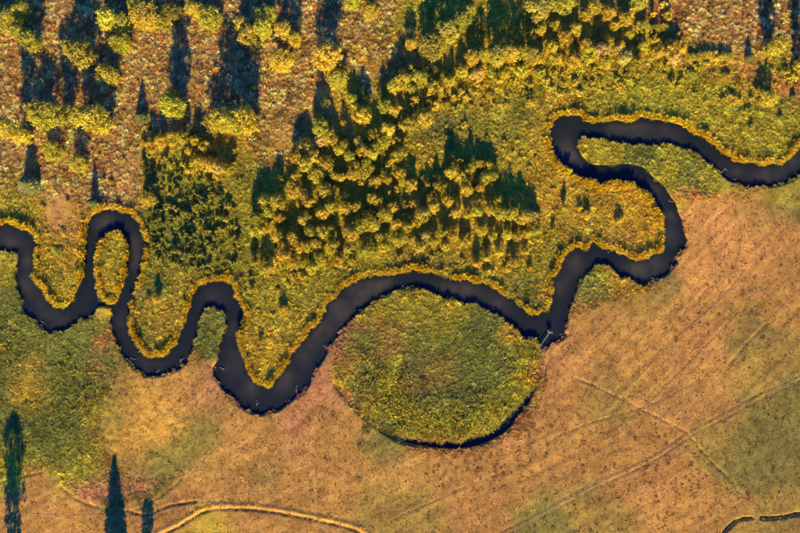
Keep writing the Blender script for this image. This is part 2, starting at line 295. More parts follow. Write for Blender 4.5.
def leaf_material(name, source='object', trans=0.25, var=0.35):
    """source 'object': colour from the object's own colour, 'instance': from the tuft's colour"""
    m, nt = new_mat(name)
    out = N(nt, 'ShaderNodeOutputMaterial')
    b = N(nt, 'ShaderNodeBsdfPrincipled'); b.inputs['Roughness'].default_value = 0.75; b.inputs['Specular IOR Level'].default_value = 0.12
    tr = N(nt, 'ShaderNodeBsdfTranslucent'); mx = N(nt, 'ShaderNodeMixShader'); mx.inputs[0].default_value = trans
    if source == 'object':
        oi = N(nt, 'ShaderNodeObjectInfo'); c = oi.outputs['Color']
    else:
        at0 = N(nt, 'ShaderNodeAttribute', attribute_name='tuftcol'); at0.attribute_type = 'INSTANCER'; c = at0.outputs['Color']
    at = N(nt, 'ShaderNodeAttribute', attribute_name='tint')
    c = mixcol(nt, 'MULTIPLY', 1.0, c, at.outputs['Color'])
    nt.links.new(c, b.inputs['Base Color']); nt.links.new(c, tr.inputs['Color'])
    nt.links.new(b.outputs[0], mx.inputs[1]); nt.links.new(tr.outputs[0], mx.inputs[2]); nt.links.new(mx.outputs[0], out.inputs[0])
    return m
def bark_material(name, c1, c2, scale=6):
    m, nt = new_mat(name)
    out = N(nt, 'ShaderNodeOutputMaterial'); b = N(nt, 'ShaderNodeBsdfPrincipled'); b.inputs['Roughness'].default_value = 0.9
    tc = N(nt, 'ShaderNodeTexCoord'); mp = N(nt, 'ShaderNodeMapping'); mp.inputs['Scale'].default_value = (scale, scale, scale * 0.25)
    n = N(nt, 'ShaderNodeTexNoise'); n.inputs['Detail'].default_value = 5
    nt.links.new(tc.outputs['Object'], mp.inputs[0]); nt.links.new(mp.outputs[0], n.inputs['Vector'])
    c = mixcol(nt, 'MIX', n.outputs['Fac'], (*c1, 1), (*c2, 1))
    nt.links.new(c, b.inputs['Base Color'])
    bp = N(nt, 'ShaderNodeBump'); bp.inputs['Distance'].default_value = 0.03; nt.links.new(n.outputs['Fac'], bp.inputs['Height']); nt.links.new(bp.outputs[0], b.inputs['Normal'])
    nt.links.new(b.outputs[0], out.inputs[0])
    return m
def water_material():
    m, nt = new_mat('peaty_water')
    out = N(nt, 'ShaderNodeOutputMaterial'); b = N(nt, 'ShaderNodeBsdfPrincipled')
    b.inputs['Roughness'].default_value = 0.12; b.inputs['IOR'].default_value = 1.33; b.inputs['Specular IOR Level'].default_value = 0.15
    at = N(nt, 'ShaderNodeAttribute', attribute_name='shoal')
    tc = N(nt, 'ShaderNodeTexCoord')
    n = N(nt, 'ShaderNodeTexNoise'); n.inputs['Scale'].default_value = 0.25; n.inputs['Detail'].default_value = 4
    nt.links.new(tc.outputs['Object'], n.inputs['Vector'])
    mu = N(nt, 'ShaderNodeMath', operation='MULTIPLY_ADD'); nt.links.new(n.outputs['Fac'], mu.inputs[0]); mu.inputs[1].default_value = 0.16; nt.links.new(at.outputs['Fac'], mu.inputs[2])
    c = mixcol(nt, 'MIX', mu.outputs[0], (0.006, 0.010, 0.011, 1), (0.046, 0.041, 0.028, 1))
    nt.links.new(c, b.inputs['Base Color'])
    w = N(nt, 'ShaderNodeTexNoise'); w.inputs['Scale'].default_value = 1.8; w.inputs['Detail'].default_value = 3
    nt.links.new(tc.outputs['Object'], w.inputs['Vector'])
    bp = N(nt, 'ShaderNodeBump'); bp.inputs['Strength'].default_value = 0.15; bp.inputs['Distance'].default_value = 0.02
    nt.links.new(w.outputs['Fac'], bp.inputs['Height']); nt.links.new(bp.outputs[0], b.inputs['Normal'])
    nt.links.new(b.outputs[0], out.inputs[0])
    return m
def plain_ground(name, col):
    m, nt = new_mat(name)
    out = N(nt, 'ShaderNodeOutputMaterial'); b = N(nt, 'ShaderNodeBsdfPrincipled'); b.inputs['Roughness'].default_value = 0.95
    tc = N(nt, 'ShaderNodeTexCoord'); n = N(nt, 'ShaderNodeTexNoise'); n.inputs['Scale'].default_value = 1.5; n.inputs['Detail'].default_value = 6
    nt.links.new(tc.outputs['Object'], n.inputs['Vector'])
    r = N(nt, 'ShaderNodeMapRange'); r.inputs[1].default_value = .3; r.inputs[2].default_value = .7; r.inputs[3].default_value = 0.55; r.inputs[4].default_value = 1.35
    nt.links.new(n.outputs['Fac'], r.inputs[0])
    vm = N(nt, 'ShaderNodeVectorMath', operation='SCALE'); vm.inputs[0].default_value = col; nt.links.new(r.outputs[0], vm.inputs['Scale'])
    nt.links.new(vm.outputs[0], b.inputs['Base Color']); nt.links.new(b.outputs[0], out.inputs[0])
    return m

M_GROUND = ground_material(); M_WATER = water_material()
M_LEAF = leaf_material('autumn_leaves'); M_NEEDLE = leaf_material('needles', trans=0.05); M_GRASS = leaf_material('grass_blades', 'instance', trans=0.35)
M_BARK = bark_material('bark', (0.06, 0.05, 0.04), (0.16, 0.13, 0.10)); M_DEAD = bark_material('bleached_wood', (0.09, 0.075, 0.06), (0.26, 0.21, 0.16), 9)
M_TRACK_PALE = plain_ground('worn_track', tuple(alb((196, 140, 80)))); M_TRACK_DARK = plain_ground('trodden_turf', tuple(alb((134, 100, 56))))

# ------------------------------------------------------------------ mesh building
def mesh_np(name, verts, faces, mat=None, smooth_sh=False):
    """faces: (n,4) or (n,3) index array"""
    me = bpy.data.meshes.new(name)
    verts = np.asarray(verts, np.float32); faces = np.asarray(faces, np.int32)
    k = faces.shape[1]
    me.vertices.add(len(verts)); me.vertices.foreach_set('co', verts.ravel())
    me.loops.add(faces.size); me.loops.foreach_set('vertex_index', faces.ravel())
    me.polygons.add(len(faces)); me.polygons.foreach_set('loop_start', np.arange(0, faces.size, k, dtype=np.int32))
    me.update(calc_edges=True)
    if smooth_sh: me.polygons.foreach_set('use_smooth', np.ones(len(faces), bool))
    if mat: me.materials.append(mat)
    return me
def color_attr(me, name, arr):
    a = me.attributes.new(name, 'FLOAT_COLOR', 'POINT')
    full = np.ones((len(me.vertices), 4), np.float32); full[:, :3] = arr
    a.data.foreach_set('color', full.ravel())
def link(name, data, parent=None):
    o = bpy.data.objects.new(name, data); COL.objects.link(o)
    if parent: o.parent = parent
    return o

# ------------------------------------------------------------------ ground sheet, river, oxbow and ditch water
def axis(lo, hi, step, far):
    a = list(np.arange(lo, hi + 1e-6, step)); s = step; up = []; c = a[-1]
    while c < far: s *= 1.35; c += s; up.append(c)
    s = step; dn = []; c = a[0]
    while c > -far: s *= 1.35; c -= s; dn.append(c)
    return np.array(dn[::-1] + a + up)
ax = axis(-52, 852, 1.2, 9000); ay = axis(-52, 585, 1.2, 9000)
AX, AY = np.meshgrid(ax, ay)
hz = samp(HZ, AX, AY); outm = np.maximum(np.maximum(GX0 + 20 - AX, AX - GX1 + 20), np.maximum(GY0 + 20 - AY, AY - GY1 + 20))
hz = np.where(outm > 0, 0.0, hz)
wx, wy = W(AX, AY)
nv, nu = AX.shape
idx = np.arange(nv * nu).reshape(nv, nu)
fc = np.stack([idx[1:, :-1], idx[1:, 1:], idx[:-1, 1:], idx[:-1, :-1]], -1).reshape(-1, 4)
gm = mesh_np('ground', np.stack([wx, wy, hz], -1).reshape(-1, 3), fc, M_GROUND, True)
cov = np.stack([samp(ZCOL[..., k], AX, AY) for k in range(3)], -1)
wet = 1 - sstep(-1.0, 1.0, samp(SDF, AX, AY))                               # mud below the bank
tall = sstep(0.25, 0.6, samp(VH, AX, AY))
cov = (cov * KCOL + BLUE) * (1 - 0.1 * tall[..., None]) * (1 - .4 * samp(TUSS.astype(float), AX, AY)[..., None] * tall[..., None])                             # litter between tall plants darkened, with shade gaps among tussocks painted in
dry = sstep(0.15, 0.5, samp(DITCH, AX, AY))[..., None]
cov = cov * (1 - dry) + dry * (0.5 * cov + 0.5 * alb((214, 158, 66)))  # pale gold of sunlit ditch walls mixed into the ground colour
cov = cov * (1 - wet[..., None]) + wet[..., None] * np.array([0.03, 0.026, 0.02])
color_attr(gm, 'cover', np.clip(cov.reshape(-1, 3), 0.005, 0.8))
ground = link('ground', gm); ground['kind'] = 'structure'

def water_sheet(name, F, thresh, x0, x1, y0, y1, z, step=2.0, shoal=None):
    xs = np.arange(x0, x1, step); ys = np.arange(y0, y1, step); X, Y = np.meshgrid(xs, ys)
    I = np.arange(X.size).reshape(X.shape)
    f = samp(F, X, Y)
    keep = np.minimum(np.minimum(f[1:, :-1], f[1:, 1:]), np.minimum(f[:-1, 1:], f[:-1, :-1])) < thresh
    q = np.stack([I[1:, :-1], I[1:, 1:], I[:-1, 1:], I[:-1, :-1]], -1)[keep]
    used = np.unique(q); remap = -np.ones(X.size, int); remap[used] = np.arange(len(used))
    a, b = W(X.ravel()[used], Y.ravel()[used])
    me = mesh_np(name, np.stack([a, b, np.full(len(a), z)], -1), remap[q], M_WATER, True)
    at = me.attributes.new('shoal', 'FLOAT', 'POINT')
    sv = np.zeros(len(used)) if shoal is None else samp(shoal, X.ravel()[used], Y.ravel()[used])
    at.data.foreach_set('value', sv.astype(np.float32))
    o = link(name, me); o['kind'] = 'structure'
    return o
SHOAL = np.clip(sstep(4, 11, -SDF) * 0.08, 0, 1)
for x, y, r, h in [(8,240,9,.5),(25,262,6,.5),(22,285,8,.4),(40,305,9,.35),(60,318,9,.3),(98,222,7,.6),(108,219,6,.5),(130,245,7,.5),(135,262,7,.4),(120,320,7,.25),(150,362,9,.25),(215,297,8,.3),(232,330,6,.4),(235,365,8,.5),(250,388,7,.5),(280,378,9,.6),(300,350,9,.5),(320,330,9,.6),(340,310,9,.7),(360,294,9,.7),(378,285,8,.5),(385,282,6,.4),(450,287,9,.5),(470,292,9,.5),(500,302,9,.4),(560,285,7,.5),(575,265,7,.5),(640,268,9,.7),(655,262,8,.5),(668,235,7,.5),(672,215,6,.4),(655,190,7,.4),(565,150,8,.5),(575,160,8,.5),(620,132,10,.5),(640,130,9,.5),(670,135,9,.4),(770,175,10,.5),(795,160,8,.5),(735,170,8,.3)]:
    SHOAL = SHOAL + h * np.exp(-((GXX - x) ** 2 + (GYY - y) ** 2) / (2.0 * r * r))
SHOAL = np.clip(SHOAL * (0.1 + 1.5 * fbm(GXX / 9., GYY / 9., 33, 4)), 0, 1) * sstep(1, 6, -SDF)
water_sheet('river', SDF, 2.0, -148, 948, 90, 440, WATER_Z, shoal=SHOAL)
water_sheet('oxbow_water', SDM, 1.0, 380, 550, 360, 460, -0.72)
water_sheet('ditch_water', np.where((GXX > 705) & (GYY > 500), 0.62 - DITCH, 9.0), 0.0, 700, 880, 500, 560, -0.66, 1.0)

# ------------------------------------------------------------------ tracks worn into the meadow: narrow draped sheets
def ribbon(name, P, half, mat, lift=0.035):
    P = smooth(P, 10)
    d = np.gradient(P, axis=0); n = np.stack([-d[:, 1], d[:, 0]], -1); n /= np.linalg.norm(n, axis=1)[:, None] + 1e-9
    k = np.arange(len(P)); wv = half * np.clip(1.9 * fbm(k / 4.0, k * 0.0 + half * 7 + P[0, 0], 60, 3) - .25, .05, 1.6); off = (vnoise(k / 5.0, k * 0 + 3.3, 61) - .5) * 1.0
    rows = []
    for s in (-1, 0, 1):
        q = P + n * (wv * s + off)[:, None]; a, b = W(q[:, 0], q[:, 1]); rows.append(np.stack([a, b, ground_z(q[:, 0], q[:, 1]) + lift], -1))
    V_ = np.stack(rows, 1).reshape(-1, 3); f = []
    for i in range(len(P) - 1):
        for s in range(2): a = i * 3 + s; f.append((a, a + 1, a + 4, a + 3))
    o = link(name, mesh_np(name, V_, f, mat, True)); o['kind'] = 'structure'
    return o
ribbon('wheel_track', TR, 0.85, M_TRACK_DARK); ribbon('wheel_track', [(x + 2.4, y + 4.6) for x, y in TR], 0.85, M_TRACK_DARK)
ribbon('footpath', [(575,378),(590,384),(615,395),(640,408),(665,421),(687,432)], 0.6, M_TRACK_PALE)
ribbon('footpath', [(182,480),(192,470),(205,456),(222,439),(236,428),(243,421)], 0.8, M_TRACK_PALE)
ribbon('footpath', [(98,305),(101,325),(101,350),(97,375),(92,400)], 0.8, M_TRACK_PALE)
ribbon('footpath', [(15,512),(45,515),(80,516),(105,515)], 0.5, M_TRACK_PALE)
ribbon('footpath', [(190,503),(215,498),(245,494),(275,491)], 0.5, M_TRACK_PALE)
ribbon('footpath', [(336,384),(345,400),(362,415),(380,430),(395,441),(420,449),(455,453),(480,449),(505,438),(522,421),(534,404),(541,384),(545,365)], 0.8, M_TRACK_PALE)
ribbon('cattle_track', [(395,519),(430,503),(470,485),(510,470)], 0.6, M_TRACK_DARK)
ribbon('cattle_track', [(600,412),(640,375),(680,335),(720,300),(745,270)], 0.6, M_TRACK_DARK)
ribbon('cattle_track', [(630,420),(660,392),(700,352),(740,312)], 0.4, M_TRACK_DARK)
ribbon('cattle_track', [(555,437),(600,420),(650,405),(700,380)], 0.5, M_TRACK_DARK)

# ------------------------------------------------------------------ grass, sedge and tussocks: uncountable cover
PROTO = bpy.data.collections.new('grass_shapes')
def tuft_mesh(name, blades, spread, lean, width, seed, dome=0.0):
    r = np.random.default_rng(seed); vs = []; fs = []; tn = []
    for k in range(blades):
        a = r.uniform(0, 2 * math.pi); rad = spread * math.sqrt(r.random()) ; le = lean * r.uniform(0.3, 1.0)
        h = r.uniform(0.6, 1.0) * (1 - dome * (rad / spread) ** 2)
        bx, by = rad * math.cos(a), rad * math.sin(a); a2 = a + r.normal(0, .6)
        dx, dy = math.cos(a2), math.sin(a2); sx, sy = -dy, dx; w = width * r.uniform(.7, 1.3)
        i = len(vs)
        vs += [(bx - sx * w * .5, by - sy * w * .5, 0), (bx + sx * w * .5, by + sy * w * .5, 0),
               (bx + dx * le * .35 + sx * w * .5, by + dy * le * .35 + sy * w * .5, h * .65), (bx + dx * le * .35 - sx * w * .5, by + dy * le * .35 - sy * w * .5, h * .65),
               (bx + dx * le + sx * w * .2, by + dy * le + sy * w * .2, h * r.uniform(.75, 1.0)), (bx + dx * le - sx * w * .2, by + dy * le - sy * w * .2, h * r.uniform(.75, 1.0))]
        fs += [(i, i + 1, i + 2, i + 3), (i + 3, i + 2, i + 4, i + 5)]
        t = r.uniform(.7, 1.25); wv = r.uniform(-.06, .06); tn += [(t + wv, t, t - wv)] * 6
    me = mesh_np(name, vs, fs, M_GRASS); color_attr(me, 'tint', np.array(tn))
    return me
def shapes(prefix, n, **kw):
    c = bpy.data.collections.new(prefix)
    for k in range(n): c.objects.link(bpy.data.objects.new(prefix, tuft_mesh(prefix, seed=100 + k, **kw)))
    return c
C_SEDGE = shapes('sedge_shape', 4, blades=44, spread=.42, lean=.6, width=.06)
C_TUSS = shapes('tussock_shape', 4, blades=46, spread=.42, lean=.42, width=.07, dome=.45)
C_TUSF = shapes('fine_tussock_shape', 4, blades=64, spread=.44, lean=.42, width=.045, dome=.5)
C_SHORT = shapes('short_shape', 4, blades=12, spread=.40, lean=.5, width=.09)

def scatter_group(coll):
    g = bpy.data.node_groups.new('scatter', 'GeometryNodeTree')
    g.interface.new_socket('Geometry', in_out='INPUT', socket_type='NodeSocketGeometry'); g.interface.new_socket('Geometry', in_out='OUTPUT', socket_type='NodeSocketGeometry')
    gi = g.nodes.new('NodeGroupInput'); go = g.nodes.new('NodeGroupOutput'); ip = g.nodes.new('GeometryNodeInstanceOnPoints')
    ci = g.nodes.new('GeometryNodeCollectionInfo'); ci.inputs['Collection'].default_value = coll; ci.inputs['Separate Children'].default_value = True; ci.inputs['Reset Children'].default_value = True
    a1 = g.nodes.new('GeometryNodeInputNamedAttribute'); a1.data_type = 'FLOAT_VECTOR'; a1.inputs['Name'].default_value = 'tuftscale'
    a2 = g.nodes.new('GeometryNodeInputNamedAttribute'); a2.data_type = 'FLOAT_VECTOR'; a2.inputs['Name'].default_value = 'tuftrot'
    ip.inputs['Pick Instance'].default_value = True
    L = g.links.new
    L(gi.outputs[0], ip.inputs['Points']); L(ci.outputs[0], ip.inputs['Instance']); L(a1.outputs[0], ip.inputs['Scale'])
    er = g.nodes.new('FunctionNodeEulerToRotation'); L(a2.outputs[0], er.inputs[0]); L(er.outputs[0], ip.inputs['Rotation'])
    L(ip.outputs[0], go.inputs[0])
    return g
def scatter(name, px, py, size, height, col, coll, label, cat):
    n = len(px); a, b = W(px, py); z = ground_z(px, py) - 0.03
    me = bpy.data.meshes.new(name); me.vertices.add(n); me.vertices.foreach_set('co', np.stack([a, b, z], -1).astype(np.float32).ravel())
    s = me.attributes.new('tuftscale', 'FLOAT_VECTOR', 'POINT'); s.data.foreach_set('vector', np.stack([size, size, height], -1).astype(np.float32).ravel())
    rt = np.stack([rng.normal(0, .12, n), rng.normal(0, .12, n), rng.uniform(0, 6.283, n)], -1)
    r = me.attributes.new('tuftrot', 'FLOAT_VECTOR', 'POINT'); r.data.foreach_set('vector', rt.astype(np.float32).ravel())
    c = me.attributes.new('tuftcol', 'FLOAT_COLOR', 'POINT'); cc = np.ones((n, 4), np.float32); cc[:, :3] = np.clip(col, 0.004, 0.85); c.data.foreach_set('color', cc.ravel())
    me.materials.append(M_GRASS)
    o = link(name, me); md = o.modifiers.new('scatter', 'NODES'); md.node_group = scatter_group(coll)
    o['kind'] = 'stuff'; o['label'] = label; o['category'] = cat
    return o
def jitter_points(step, x0=-50, x1=850, y0=-50, y1=583):
    X, Y = np.meshgrid(np.arange(x0, x1, step), np.arange(y0, y1, step))
    X = X + rng.uniform(-.55, .55, X.shape) * step; Y = Y + rng.uniform(-.55, .55, Y.shape) * step
    return X.ravel(), Y.ravel()
def zone_at(x, y): return np.stack([samp(ZCOL[..., k], x, y) for k in range(3)], -1) * KCOL + BLUE
def vary(c, amt=.3, hue=.1):
    n = len(c); return c * np.exp(rng.normal(0, amt, (n, 1))) * np.exp(rng.normal(0, hue, (n, 3)))
def free(x, y, m=1.5): return (samp(SDF, x, y) > m) & (samp(SDM, x, y) > 0.5) & (samp(DITCH, x, y) < 0.25)
isT = TUSS.astype(float); isF = (VH < 0.24).astype(float)
# sedge meadow
x, y = jitter_points(2.35); k = free(x, y) & (samp(isT, x, y) < .5) & (samp(VH, x, y) > 0.27); x, y = x[k], y[k]
k = rng.random(len(x)) < 0.7 + 0.9 * (fbm(x / 7., y / 7., 20, 3) - .3); x, y = x[k], y[k]
h = samp(VH, x, y) * rng.uniform(.7, 1.25, len(x)) * (0.5 + 0.9 * fbm(x / 9., y / 9., 23, 3))
scatter('sedge_grass', x, y, rng.uniform(.75, 1.5, len(x)) * np.clip(samp(VH, x, y) / .5, .5, 1.2), h, vary(zone_at(x, y) * 1.75, .28, .06), C_SEDGE, 'yellow green sedge covering the wet meadow around the river loops', 'sedge')
# tall leafy clumps round the oxbow island, in the left lobe and about the thicket
CL = np.zeros(GXX.shape)
for cx, cy, r_, w_ in [(385,398,20,1),(372,400,12,1),(405,420,14,1),(430,425,14,1),(460,425,14,1),(490,413,13,1),(510,398,12,1),(523,375,11,1),(525,348,9,1),(78,380,13,.7),(88,392,11,.9),(66,404,12,.45),(5,345,10,.6),(300,275,26,.7),(350,262,22,.6),(265,290,20,.5),(460,255,26,.6),(520,255,20,.5),(475,85,30,.5),(540,75,30,.6),(600,70,26,.6),(645,65,20,.6),(700,70,22,.6),(725,95,22,.5),(190,285,18,.5),(200,155,22,.5),(240,180,14,.6),(232,250,14,.7),(435,165,30,.5),(585,205,20,.3),(770,85,20,.4)]:
    CL = np.maximum(CL, w_ * np.exp(-((GXX - cx) ** 2 + (GYY - cy) ** 2) / (1.3 * r_ * r_)))
x, y = jitter_points(3.9); k = free(x, y) & (rng.random(len(x)) < .85 * samp(CL, x, y)); x, y = x[k], y[k]
sz = rng.uniform(.9, 1.9, len(x)) * (1 + .3 * samp(OXB.astype(float), x, y)); lb = samp(OXB | LEFTLOBE, x, y)[:, None]
scatter('leafy_clumps', x, y, sz, sz * rng.uniform(.4, .75, len(x)), vary((zone_at(x, y) * 1.25) * (1 - .5 * lb) + .5 * lb * alb((214, 178, 44)), .25, .06), C_TUSS, 'lumpy yellow green clumps ringing the oxbow island and thicket edges', 'clumps')
# tussock meadow
x, y = jitter_points(3.3); k = free(x, y) & (samp(isT, x, y) >= .5); x, y = x[k], y[k]
k = rng.random(len(x)) < np.clip((samp(VH, x, y) - .1) * 2.6, 0, .78); x, y = x[k], y[k]
c = zone_at(x, y); straw = rng.random((len(x), 1)); c = np.where(straw < .45, alb((242, 202, 128)) * np.ones_like(c), np.where(straw < .58, alb((182, 136, 96)) * np.ones_like(c), c))
scatter('tussock_grass', x, y, rng.uniform(.8, 1.8, len(x)), rng.uniform(.35, 1.0, len(x)) * np.clip(samp(VH, x, y) / .45, .5, 1.2), vary(c * 1.25, .32, .06), C_TUSF, 'rusty tussock grass between the tall trees at the top of the picture', 'tussock grass')
# open dry meadow
x, y = jitter_points(2.8); k = free(x, y, 2.2) & (samp(VH, x, y) <= 0.29) ; x, y = x[k], y[k]
k = rng.random(len(x)) < 0.35 + 1.1 * (fbm(x / 6., y / 6., 25, 3) - .25); x, y = x[k], y[k]
scatter('meadow_grass', x, y, rng.uniform(.5, 1.3, len(x)), rng.uniform(.05, .14, len(x)), vary(zone_at(x, y) * 1.12, .25, .07), C_SHORT, 'short dry orange grass on the open meadow below the river', 'grass')
# coarse hummocks poached by cattle on the open meadow
HUM = np.zeros(GXX.shape)
for cx, cy, r_, w_ in [(495,452,22,.8),(520,430,16,.7),(450,460,18,.6),(555,420,16,.4),(640,480,24,.35),(690,490,20,.3),(665,455,14,.4),(655,500,20,.4),(600,510,24,.3),(750,270,30,.15),(300,470,40,.15),(560,470,30,.25),(330,440,25,.2),(760,440,30,.1),(700,330,30,.12)]:
    HUM = np.maximum(HUM, w_ * np.exp(-((GXX - cx) ** 2 + (GYY - cy) ** 2) / (1.4 * r_ * r_)))
x, y = jitter_points(4.6); k = free(x, y, 3) & (samp(FIELD.astype(float), x, y) > .9) & (rng.random(len(x)) < .65 * samp(HUM, x, y)); x, y = x[k], y[k]
scatter('meadow_hummocks', x, y, rng.uniform(.5, 1.1, len(x)), rng.uniform(.2, .38, len(x)), vary(zone_at(x, y) * 1.2, .25, .08), C_TUSS, 'coarse grass hummocks dotted over the orange meadow right of the oxbow', 'hummocks')
# reeds along the water's edge
def along(P, step):
    P = np.asarray(P, float); s = np.r_[0, np.cumsum(np.hypot(*np.diff(P, axis=0).T))]; t = np.arange(0, s[-1], step)
    return np.interp(t, s, P[:, 0]), np.interp(t, s, P[:, 1])
xs = []; ys = []; hs = []
for P, hh, n in ((bn, 1.5, 4), (np.vstack([isl, isl[:1]]), 1.2, 4), (bs, .5, 2)):
    for q in range(n):
        a, b = along(P, 1.5); a = a + rng.normal(0, 1.7, len(a)); b = b + rng.normal(0, 1.7, len(b))
        g = samp(SDF, a, b); k = (g > .5) & (g < 5) & (a > -50) & (a < 850)
        xs.append(a[k]); ys.append(b[k]); hs.append(hh * rng.uniform(.5, 1.2, k.sum()) * (.35 + 1.2 * fbm(a[k] / 8., b[k] / 8., 29, 3)))
x = np.concatenate(xs); y = np.concatenate(ys); h = np.concatenate(hs)
tallf = np.clip(samp(VH, x, y) / .5, .35, 1.1)
k = rng.random(len(x)) < .2 + 1.1 * (fbm(x / 5., y / 5., 30, 2) - .2) * sstep(.2, .5, samp(VH, x, y)); x, y, h, tallf = x[k], y[k], h[k], tallf[k]
cz = zone_at(x, y); nb = sstep(.45, .9, h)[:, None] * .75  # tall reeds painted yellower, putting the sunlit fringe into their colour
scatter('bank_reeds', x, y, rng.uniform(.7, 1.25, len(x)), h * tallf, vary(cz * (1 - nb) + nb * alb((248, 194, 36)), .22, .06) * 1.3, C_SEDGE, 'bright yellow reeds fringing the edges of the winding river', 'reeds')

# ------------------------------------------------------------------ trees and bushes
def leaf_quads(cs, ns, size, r):
    n = len(cs); ns = ns / (np.linalg.norm(ns, axis=1)[:, None] + 1e-9)
    t = r.normal(size=(n, 3)); t = t - ns * (t * ns).sum(1)[:, None]; t /= np.linalg.norm(t, axis=1)[:, None] + 1e-9
    b = np.cross(ns, t); s = (size * r.uniform(.6, 1.35, n))[:, None]
    V_ = np.stack([cs - t * s * .75, cs - b * s * .38, cs + t * s * .75, cs + b * s * .38], 1).reshape(-1, 3)
    return V_, np.arange(4 * n).reshape(n, 4)
def tube_np(P, rad, sides=6):
    P = np.asarray(P, float); V_ = []; F_ = []
    for i, p in enumerate(P):
        d = P[min(i + 1, len(P) - 1)] - P[max(i - 1, 0)]; d /= np.linalg.norm(d) + 1e-9
        a = np.cross(d, (0.3, 0.9, 0.2)); a /= np.linalg.norm(a) + 1e-9; b = np.cross(d, a)
        for k in range(sides):
            th = 2 * math.pi * k / sides; V_.append(p + rad[i] * (a * math.cos(th) + b * math.sin(th)))
    for i in range(len(P) - 1):
        for k in range(sides): F_.append((i * sides + k, i * sides + (k + 1) % sides, (i + 1) * sides + (k + 1) % sides, (i + 1) * sides + k))
    m = len(V_); V_.append(P[-1]); e = (len(P) - 1) * sides
    for k in range(0, sides, 2): F_.append((e + k, e + (k + 1) % sides, e + (k + 2) % sides, m))
    return np.array(V_), np.array(F_)
def join(parts):
    V_ = []; F_ = []; o = 0
    for v, f in parts: V_.append(v); F_.append(f + o); o += len(v)
    return np.vstack(V_), np.vstack(F_)
def lobed(lobes, per, size, r, up=.25):
    cs = []; ns = []; tn = []
    for (c, rad) in lobes:
        n = int(per * (rad ** 2)); d = r.normal(size=(n, 3)); d /= np.linalg.norm(d, axis=1)[:, None]
        rr = rad * (1 - .35 * r.random(n) ** 2)[:, None] * (1 + .38 * r.normal(size=(n, 1)))
        cs.append(c + d * rr * np.array([1, 1, .85])); ns.append(d + r.normal(0, .45, (n, 3)) + np.array([0, 0, up])); t = r.uniform(.62, 1.2); tn.append(t * r.uniform(.7, 1.3, (n, 1)) * np.array([[1, 1, 1]]) + r.normal(0, .04, (n, 3)))
    V_, F_ = leaf_quads(np.vstack(cs), np.vstack(ns), size, r)
    return V_, F_, np.repeat(np.vstack(tn), 4, axis=0)
def bush_proto(name, seed, nl, per, size):
    r = np.random.default_rng(seed); lobes = []
    for k in range(nl):
        a = r.uniform(0, 6.283); q = math.sqrt(r.random()) * .82; rad = r.uniform(.10, .27)
        zt = (1.75 - 1.0 * q * q) * r.uniform(.55, 1.0)
        lobes.append((np.array([q * math.cos(a), q * math.sin(a), max(zt - rad * .6, .3)]), rad))
    lobes.append((np.array([0, 0, .7]), .42))
    V_, F_, T_ = lobed(lobes, per, size, r); me = mesh_np(name, V_, F_, M_LEAF); color_attr(me, 'tint', np.clip(T_, .3, 1.7))
    st = []
    for k in range(7):
        l = lobes[k % nl][0]; b = np.array([r.uniform(-.12, .12), r.uniform(-.12, .12), -.15]); st.append(tube_np([b, b * .5 + l * .45 + np.array([0, 0, .1]), l], [.045, .03, .012], 5))
    sv, sf = join(st); return mesh_np('stems', sv, sf, M_BARK, True), me
def tree_proto(name, seed, nl, per, size, low=.06):
    """unit tree: crown radius 1, height 1 before scaling (x, y by the radius, z by the height); leaves made for a 4:1 stretch"""
    r = np.random.default_rng(seed); lobes = []; asp = 3.6
    for k in range(nl):
        f = r.random(); zc = (low + (1 - low) * f) * asp; prof = min(1.0, .72 + .6 * f) * min(1.0, ((1 - f) / .24) ** .6 + .2)
        a = r.uniform(0, 6.283); q = math.sqrt(r.random()) * .84 * prof
        lobes.append((np.array([q * math.cos(a), q * math.sin(a), zc - .25]), r.uniform(.15, .30) * (.6 + .4 * prof)))
    V_, F_, T_ = lobed(lobes, per, size, r); V_[:, 2] /= asp
    me = mesh_np(name, V_, F_, M_LEAF); color_attr(me, 'tint', np.clip(T_, .3, 1.7))
    z = np.linspace(-.05, .9, 8); off = np.cumsum(r.normal(0, .035, (8, 2)), 0); tp = np.stack([off[:, 0], off[:, 1], z], -1)
    st = [tube_np(tp * np.array([1, 1, asp]), np.linspace(.10, .02, 8), 7)]
    for k in range(9):
        l = lobes[k][0]; j = min(6, max(2, int((l[2] / asp) * 7) - 1)); b = tp[j] * np.array([1, 1, asp]); st.append(tube_np([b, (b + l) / 2 + np.array([0, 0, .05]), l], [.04, .028, .012], 5))
    sv, sf = join(st); sv[:, 2] /= asp
    return mesh_np('trunk', sv, sf, M_BARK, True), me
